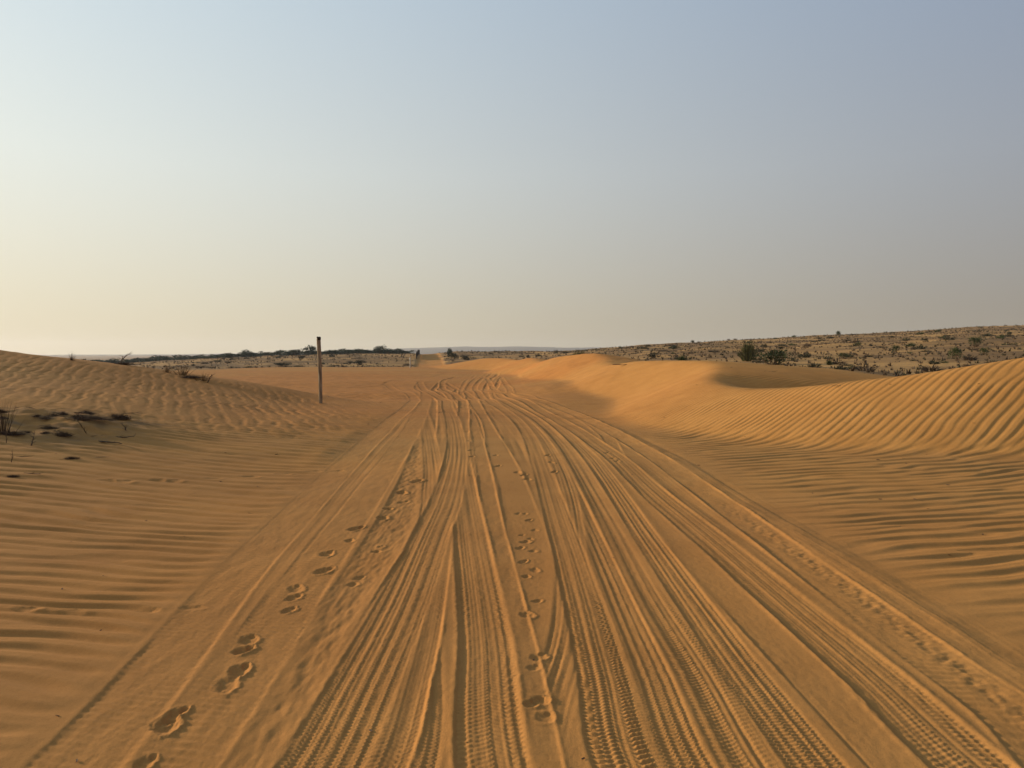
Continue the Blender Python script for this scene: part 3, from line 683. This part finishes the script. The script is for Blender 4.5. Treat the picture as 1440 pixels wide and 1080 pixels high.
def shrub(kind, var, px, py, w, h, label, group=None, rz=0., name='desert_shrub', cat='shrub'):
    e = bpy.data.objects.new(name, None); col.objects.link(e)
    e.location = (px, py, HF(px, py) - .03); e.rotation_euler = (0, 0, rz); e.scale = (w, w, h); e.empty_display_size = .2
    tag(e, label, cat, group)
    fm, bm_ = PROTO[(kind, var)]
    link('foliage', fm, e); link('branches', bm_, e)
    return e
for row in SHRUBS:
    shrub(*row[:6], row[6], rz=row[2] * 7.7)
# low shrubs of the rise, one object each
rng = random.Random(77)
def small_shrub_mesh(seed, mat, n=120):
    r_ = random.Random(seed); q = []
    for k in range(n):
        a = r_.uniform(0, 6.283); e = r_.uniform(0, 1) ** .5; b = (math.cos(a) * e * .35, math.sin(a) * e * .35, r_.uniform(0, .5) * (1 - .5 * e))
        q += blade(r_, b, (math.cos(a) * e, math.sin(a) * e, .9 + r_.uniform(-.5, .3)), r_.uniform(.25, .5), .03, .35, 2)[0]
    return quads_mesh('low_shrub', q, mat)
LOW = [small_shrub_mesh(20 + k, m) for k, m in enumerate((M_DARK, M_DARK, M_DRY, M_DRY, M_GREEN, M_DARK))]
def far_ok(px, py): return float(far_road(np.array([px]), np.array([py]))[0]) < .02 and float(scrub_mask(np.array([px]), np.array([py]))[0]) > .6
cnt = 0; tries = 0
while cnt < 255 and tries < 6000:
    tries += 1
    a = rng.uniform(-.40, .70); r_ = 26 + 300 * rng.random() ** 1.25
    px, py = a * r_, r_
    if not far_ok(px, py): continue
    s = rng.uniform(.45, 1.25) * (.42 + min(r_, 150) / 260 + r_ / 900)
    o = link('low_shrub', rng.choice(LOW)); o.location = (px, py, H(px, py) - .04)
    o.rotation_euler = (0, 0, rng.uniform(0, 6.28)); o.scale = (s * rng.uniform(1, 1.6), s * rng.uniform(1, 1.6), s * rng.uniform(.55, .9))
    if a > -.1: tag(o, 'low dark shrub, one of many dotted over the rise right of the far road', 'shrub', 'low shrubs dotted over the rise right of the far road')
    else: tag(o, 'low dark shrub, one of many on the rise left of the far road', 'shrub', 'low shrubs dotted over the rise left of the far road')
    cnt += 1
# dry tufts nobody could count
npr = np.random.RandomState(9)
def tufts(n, amin, amax, rmin, rmax, pw, smin, smax):
    a = npr.uniform(amin, amax, n); r_ = rmin + (rmax - rmin) * npr.rand(n) ** pw
    X = a * r_; Y = r_
    dens = fbm(X / 11, Y / 11, 901, 2)
    k = (scrub_mask(X, Y) > .5 + .5 * npr.rand(n) * (dens < .05)) & (far_road(X, Y) < .02) & (npr.rand(n) < .62 + dens * 1.1)
    X, Y, r_ = X[k], Y[k], r_[k]; n = len(X); Z = base(X, Y)
    s = npr.uniform(smin, smax, n) * (.7 + r_ / 260)
    V = np.zeros((n, 7, 3, 3), np.float32)
    for b in range(7):
        an = npr.uniform(0, 6.283, n); le = npr.uniform(.15, .8, n); hh = npr.uniform(.35, 1, n) * s
        cx_, cy_ = np.cos(an), np.sin(an); wd = s * .22
        bx = X + cx_ * s * .18; by = Y + cy_ * s * .18
        V[:, b, 0] = np.stack([bx - cy_ * wd, by + cx_ * wd, Z - .03], 1); V[:, b, 1] = np.stack([bx + cy_ * wd, by - cx_ * wd, Z - .03], 1)
        V[:, b, 2] = np.stack([bx + cx_ * le * s, by + cy_ * le * s, Z + hh], 1)
    return V.reshape(-1, 3)
for nm_, args, mt in (('dry_tufts', (15000, -.62, .80, 24, 330, 1.15, .14, .34), M_DRY), ('dark_tufts', (3600, -.62, .80, 24, 330, 1.15, .14, .36), M_DARK)):
    V = tufts(*args); me = mesh_np(nm_, V, np.arange(len(V)).reshape(-1, 3), mt)
    o = link(nm_, me); tag(o, 'scattered tiny ' + ('straw-brown' if mt is M_DRY else 'dark') + ' tufts covering the distant scrubland', 'tufts', kind='stuff')

# tiny chips of dry plant blown over the sand
n_ = 150; a_ = npr.uniform(-.62, .62, n_); q_ = 3.0 + 26 * npr.rand(n_) ** 1.4; CX, CY = a_ * q_, q_
rd_ = (CX > XL(CY)) & (CX < XR(CY)); kk = ~rd_ | (npr.rand(n_) < .25); CX, CY = CX[kk], CY[kk]
CZ = base(CX, CY) + detail(CX, CY, np.full(CX.shape, .01), np.zeros(CX.shape))[0]
V = np.zeros((len(CX), 2, 4, 3), np.float32); an = npr.uniform(0, 6.28, len(CX)); ln = npr.uniform(.004, .011, len(CX)) * (1 + q_[kk] / 12); wd = ln * .3
for k, tz in enumerate((0, .6)):
    for j, (u_, v_) in enumerate(((-1, -1), (1, -1), (1, 1), (-1, 1))):
        V[:, k, j] = np.stack([CX + np.cos(an) * ln * u_ - np.sin(an) * wd * v_, CY + np.sin(an) * ln * u_ + np.cos(an) * wd * v_, CZ + .003 + wd * (tz * v_ + .3)], 1)
V = V.reshape(-1, 3); me = mesh_np('plant_litter', V, np.arange(len(V)).reshape(-1, 4), M_TWIG)
tag(link('plant_litter', me), 'tiny dark chips of dry plant blown thinly over the sand', 'litter', kind='stuff')

# ---- trees on the left horizon
def tree_mesh(seed):
    r_ = random.Random(seed); q = tube([(0, 0, -.3), (.03, .02, .25), (.0, .05, .6)], [.05, .04, .025], 5)
    for k in range(5):
        a = r_.uniform(0, 6.28); q += tube([(0, .03, .35), (math.cos(a) * .2, math.sin(a) * .2, .6)], [.025, .01], 4)
    me1 = quads_mesh('tree_trunk', q, M_TWIG); q = []
    lumps = [(r_.uniform(-.5, .5), r_.uniform(-.5, .5), r_.uniform(.12, .8), r_.uniform(.17, .3)) for k in range(14)]
    for k in range(900):
        lx, ly, lz, lr = r_.choice(lumps); v = Vector((r_.gauss(0, 1), r_.gauss(0, 1), r_.gauss(0, .8))).normalized() * lr * r_.uniform(.4, 1.1)
        q += blade(r_, Vector((lx, ly, lz)) + v, v + Vector((r_.uniform(-.3, .3), 0, .1)), r_.uniform(.08, .16), .035, .3, 1)[0]
    return me1, quads_mesh('tree_crown', q, M_TREE)
TREES = [tree_mesh(50 + k) for k in range(5)]
def tree(px, py, w, h, label, group=None, k=0, z=None):
    e = bpy.data.objects.new('tree', None); col.objects.link(e); e.location = (px, py, H(px, py) - .05 if z is None else z)
    e.scale = (w, w, h); e.rotation_euler = (0, 0, px * 3.1); tag(e, label, 'tree', group)
    link('trunk', TREES[k % 5][0], e); link('crown', TREES[k % 5][1], e)
for k in range(34):                                         # strip behind the left dune
    a = -.575 + .30 * (k + rng.uniform(-.35, .35)) / 33; d_ = rng.uniform(318, 345)
    tree(a * d_, d_, rng.uniform(4.5, 7), rng.uniform(1.6, 2.8), 'dark tree in the long low row on the horizon behind the left dune', 'trees in the row behind the left dune', k)
for k in range(24):                                         # strip right of the post
    a = -.262 + .125 * (k + rng.uniform(-.35, .35)) / 23; d_ = rng.uniform(318, 340)
    tree(a * d_, d_, rng.uniform(4, 6), rng.uniform(1.5, 2.4), 'dark tree in the low row on the horizon just right of the wooden post', 'trees in the row right of the wooden post', k)
for a, d_, w, h, lab, k in ((-.342, 318, 3.4, 3.0, 'round dark tree standing alone on the horizon left of the wooden post', 1), (-.172, 322, 4.6, 3.6, 'rounded tree at the right end of the tree row beside the wooden post', 2),
                            (-.261, 325, 4.6, 4.0, 'tallest tree rising out of the row just left of the wooden post top', 3),
                            (-.080, 236, 1.5, 2.5, 'narrow dark tree standing on the skyline right of the far road', 4)):
    tree(a * d_, d_, w, h, lab, None, k)

# ---- twigs, dry grass and dead plants on the sand
def twig_mesh(kind, seed):
    r_ = random.Random(seed); q = []
    if kind == 'grass':                                     # upright thin blades
        for k in range(70):
            a = r_.uniform(0, 6.283); e = abs(r_.gauss(0, .3))
            q += blade(r_, (math.cos(a) * e * .35, math.sin(a) * e * .35, -.03), (math.cos(a) * e, math.sin(a) * e, 1), r_.uniform(.5, 1.05), .009, .14, 4)[0]
    elif kind == 'mat':                                     # low tangled cushion
        for k in range(420):
            a = r_.uniform(0, 6.283); e = r_.uniform(0, 1) ** .6
            q += blade(r_, (math.cos(a) * e * .5, math.sin(a) * e * .28, r_.uniform(0, .3) * (1 - e)), (r_.gauss(0, 1), r_.gauss(0, .7), r_.uniform(.1, 1.3)), r_.uniform(.15, .45), .010, .5, 3)[0]
    elif kind == 'stick':                                   # bare stub with side twigs
        p = Vector((0, 0, -.1)); pts = [tuple(p)]; d = Vector((r_.gauss(0, .25), r_.gauss(0, .25), 1)).normalized()
        for k in range(4):
            p = p + d * .28; pts.append(tuple(p)); d = (d + Vector((r_.gauss(0, .25), r_.gauss(0, .25), 0))).normalized()
            for j in range(2):
                s = (d + Vector((r_.gauss(0, .9), r_.gauss(0, .9), .2))).normalized(); q += tube([tuple(p), tuple(p + s * .18), tuple(p + s * .33 + Vector((0, 0, .04)))], [.022, .014, .005], 4)
        q += tube(pts, [.05, .04, .034, .025, .01], 5)
    elif kind == 'branch':                                  # branch lying on the sand
        p = Vector((-.5, 0, .06)); pts = [tuple(p)]; d = Vector((1, 0, 0))
        for k in range(5):
            p = p + d * .2; p.z = .03 + .05 * r_.random(); pts.append(tuple(p)); d = (d + Vector((0, r_.gauss(0, .35), 0))).normalized()
            s = (d + Vector((0, r_.gauss(0, .8), abs(r_.gauss(0, .5))))).normalized(); q += tube([tuple(p), tuple(p + s * .12), tuple(p + s * .24)], [.016, .010, .004], 4)
        q += tube(pts, [.03, .028, .024, .02, .014, .006], 5)
    return quads_mesh(kind, q, M_GOLD if seed >= 100 else M_TWIG)
TW = {}
for kind, seed, px, py, w, h, rz, name, cat, label in TWIGS:
    key = (kind, seed)
    if key not in TW: TW[key] = twig_mesh(kind, seed)
    o = link(name, TW[key]); o.location = (px, py, HF(px, py)); o.scale = (w * 1.25, w * 1.25, h * (1.35 if kind != 'stick' else 1.0)); o.rotation_euler = (0, 0, rz); tag(o, label, cat)

SC = [twig_mesh(k_, 60 + i) for i, k_ in enumerate(('mat', 'mat', 'mat', 'branch', 'branch', 'mat'))]
for k in range(34):
    px, py = rng.gauss(-7.9, .75), rng.gauss(13.0, 1.0); s_ = rng.uniform(.16, .40)
    o = link('dead_scrap', rng.choice(SC)); o.location = (px, py, HF(px, py) - .01); o.scale = (s_, s_, s_ * rng.uniform(.5, 1)); o.rotation_euler = (0, 0, rng.uniform(0, 6.28))
    tag(o, 'small dark scrap of dead plant on the littered patch at the left of the dune', 'plant scrap', 'dead scraps on the littered patch of the left dune')
# ------------------------------------------------------------------ posts
def post_mesh(name, h, r0, r1, mat, seed, n=14, rings=26):
    r_ = random.Random(seed); V = []; F = []
    for i in range(rings + 1):
        t_ = i / rings; rad = r0 + (r1 - r0) * t_
        for k in range(n):
            a = 2 * math.pi * k / n; rr = rad * (1 + .03 * math.sin(3 * a + seed) + .02 * math.sin(7 * a + 2 * t_) + .012 * r_.uniform(-1, 1))
            V.append((math.cos(a) * rr + .012 * math.sin(3 * t_), math.sin(a) * rr, t_ * h + (.006 * r_.uniform(-1, 1) if i == rings else 0)))
    for i in range(rings):
        for k in range(n): F.append((i * n + k, i * n + (k + 1) % n, (i + 1) * n + (k + 1) % n, (i + 1) * n + k))
    c = len(V); V.append((0.01, 0, h - .004)); V.append((0, 0, 0))
    me = bpy.data.meshes.new(name); me.from_pydata(V, [], F + [(rings * n + k, rings * n + (k + 1) % n, c) for k in range(n)] + [((k + 1) % n, k, c + 1) for k in range(n)])
    me.materials.append(mat)
    for p in me.polygons[:rings * n]: p.use_smooth = True
    return me
M_WOOD, t_, b_ = new_mat('weathered_wood'); n = t_.nodes.new; l = t_.links.new
tcw = n('ShaderNodeTexCoord'); mp = n('ShaderNodeMapping'); mp.inputs['Scale'].default_value = (40, 40, 2.2); l(tcw.outputs['Object'], mp.inputs[0])
nzw = n('ShaderNodeTexNoise'); nzw.inputs['Scale'].default_value = 1.6; nzw.inputs['Detail'].default_value = 4; l(mp.outputs[0], nzw.inputs['Vector'])
cr = n('ShaderNodeValToRGB'); cr.color_ramp.elements[0].position = .35; cr.color_ramp.elements[0].color = (.14, .085, .04, 1)
cr.color_ramp.elements[1].position = .68; cr.color_ramp.elements[1].color = (.50, .37, .22, 1); l(nzw.outputs[0], cr.inputs[0]); l(cr.outputs[0], b_.inputs['Base Color'])
bw = n('ShaderNodeBump'); bw.inputs['Distance'].default_value = .006; bw.inputs['Strength'].default_value = .7; l(nzw.outputs[0], bw.inputs['Height']); l(bw.outputs[0], b_.inputs['Normal'])
M_TAR, t_, b_ = new_mat('tarred_wood'); b_.inputs['Base Color'].default_value = (.035, .022, .012, 1)
M_WHITE, t_, b_ = new_mat('white_paint_dusty'); b_.inputs['Base Color'].default_value = (.62, .54, .42, 1)
pe = bpy.data.objects.new('wooden_post', None); col.objects.link(pe); tag(pe, 'tall bare round wooden post standing at the foot of the left dune', 'post')
PX, PY = -5.90, 23.7
pe.location = (PX, PY, HF(PX, PY) - .15); pe.rotation_euler = (0, R(-1.35), 0)
link('shaft', post_mesh('post_shaft', 2.14, .053, .061, M_WOOD, 3), pe)
link('top_band', post_mesh('post_top_band', .10, .063, .063, M_TAR, 5, rings=3), pe, (.012 * math.sin(3), 0, 2.10))
wp = bpy.data.objects.new('marker_post', None); col.objects.link(wp); tag(wp, 'thin pale marker post at the far edge of the sand plain beside the far road', 'post')
WX, WY = -11.4, 86.0
wp.location = (WX, WY, H(WX, WY) - .1)
link('shaft', post_mesh('marker_shaft', 1.28, .050, .050, M_WHITE, 6, 10, 4), wp)
link('cap', post_mesh('marker_cap', .05, .06, .055, M_WHITE, 7, 10, 2), wp, (0, 0, 1.28))

# ---- dark windbreak fence along the far road
fe = bpy.data.objects.new('windbreak_fence', None); col.objects.link(fe); fe.location = (0, 0, 0)
tag(fe, 'dark windbreak fence climbing the rise along the left side of the far road', 'fence')
fc = hermite([88, 110, 150, 200, 260, 330, 420], [-9, -10.8, -15.8, -21.3, -28, -35.5, -45])
pts = [(float(fc(np.array([yy]))[0]) - 3.9, yy) for yy in np.arange(222, 322, 4.5)]
pm = post_mesh('fence_post', 1.9, .06, .05, M_TAR, 8, 6, 1)
for (ax, ay), (bx, by) in zip(pts[:-1], pts[1:]):
    link('post', pm, fe, (ax, ay, H(ax, ay) - .2))
    az, bz = H(ax, ay), H(bx, by)
    V = []
    for dx in (-.03, .03):
        V += [(ax + dx, ay + .08, az + .05), (bx + dx, by - .08, bz + .05), (bx + dx, by - .08, bz + 1.55), (ax + dx, ay + .08, az + 1.55)]
    me = bpy.data.meshes.new('fence_screen'); me.from_pydata(V, [], [(3, 2, 1, 0), (4, 5, 6, 7), (0, 1, 5, 4), (2, 3, 7, 6), (1, 2, 6, 5), (3, 0, 4, 7)]); me.materials.append(M_TAR)
    link('screen', me, fe)

# ------------------------------------------------------------------ haze
hz = bpy.data.meshes.new('haze'); s = 5900; zb, zt = -14.0, 90.0
hz.from_pydata([(-s, -s, zb), (s, -s, zb), (s, s, zb), (-s, s, zb), (-s, -s, zt), (s, -s, zt), (s, s, zt), (-s, s, zt)], [],
               [(3, 2, 1, 0), (4, 5, 6, 7), (0, 1, 5, 4), (1, 2, 6, 5), (2, 3, 7, 6), (3, 0, 4, 7)])
mh = bpy.data.materials.new('haze'); mh.use_nodes = True; t_ = mh.node_tree; t_.nodes.clear()
o_ = t_.nodes.new('ShaderNodeOutputMaterial'); v_ = t_.nodes.new('ShaderNodeVolumePrincipled'); t_.links.new(v_.outputs[0], o_.inputs['Volume'])
v_.inputs['Density'].default_value = HAZE; v_.inputs['Color'].default_value = (.92, .90, .88, 1); v_.inputs['Anisotropy'].default_value = .3
hz.materials.append(mh); ho = link('haze', hz); ho['kind'] = 'stuff'
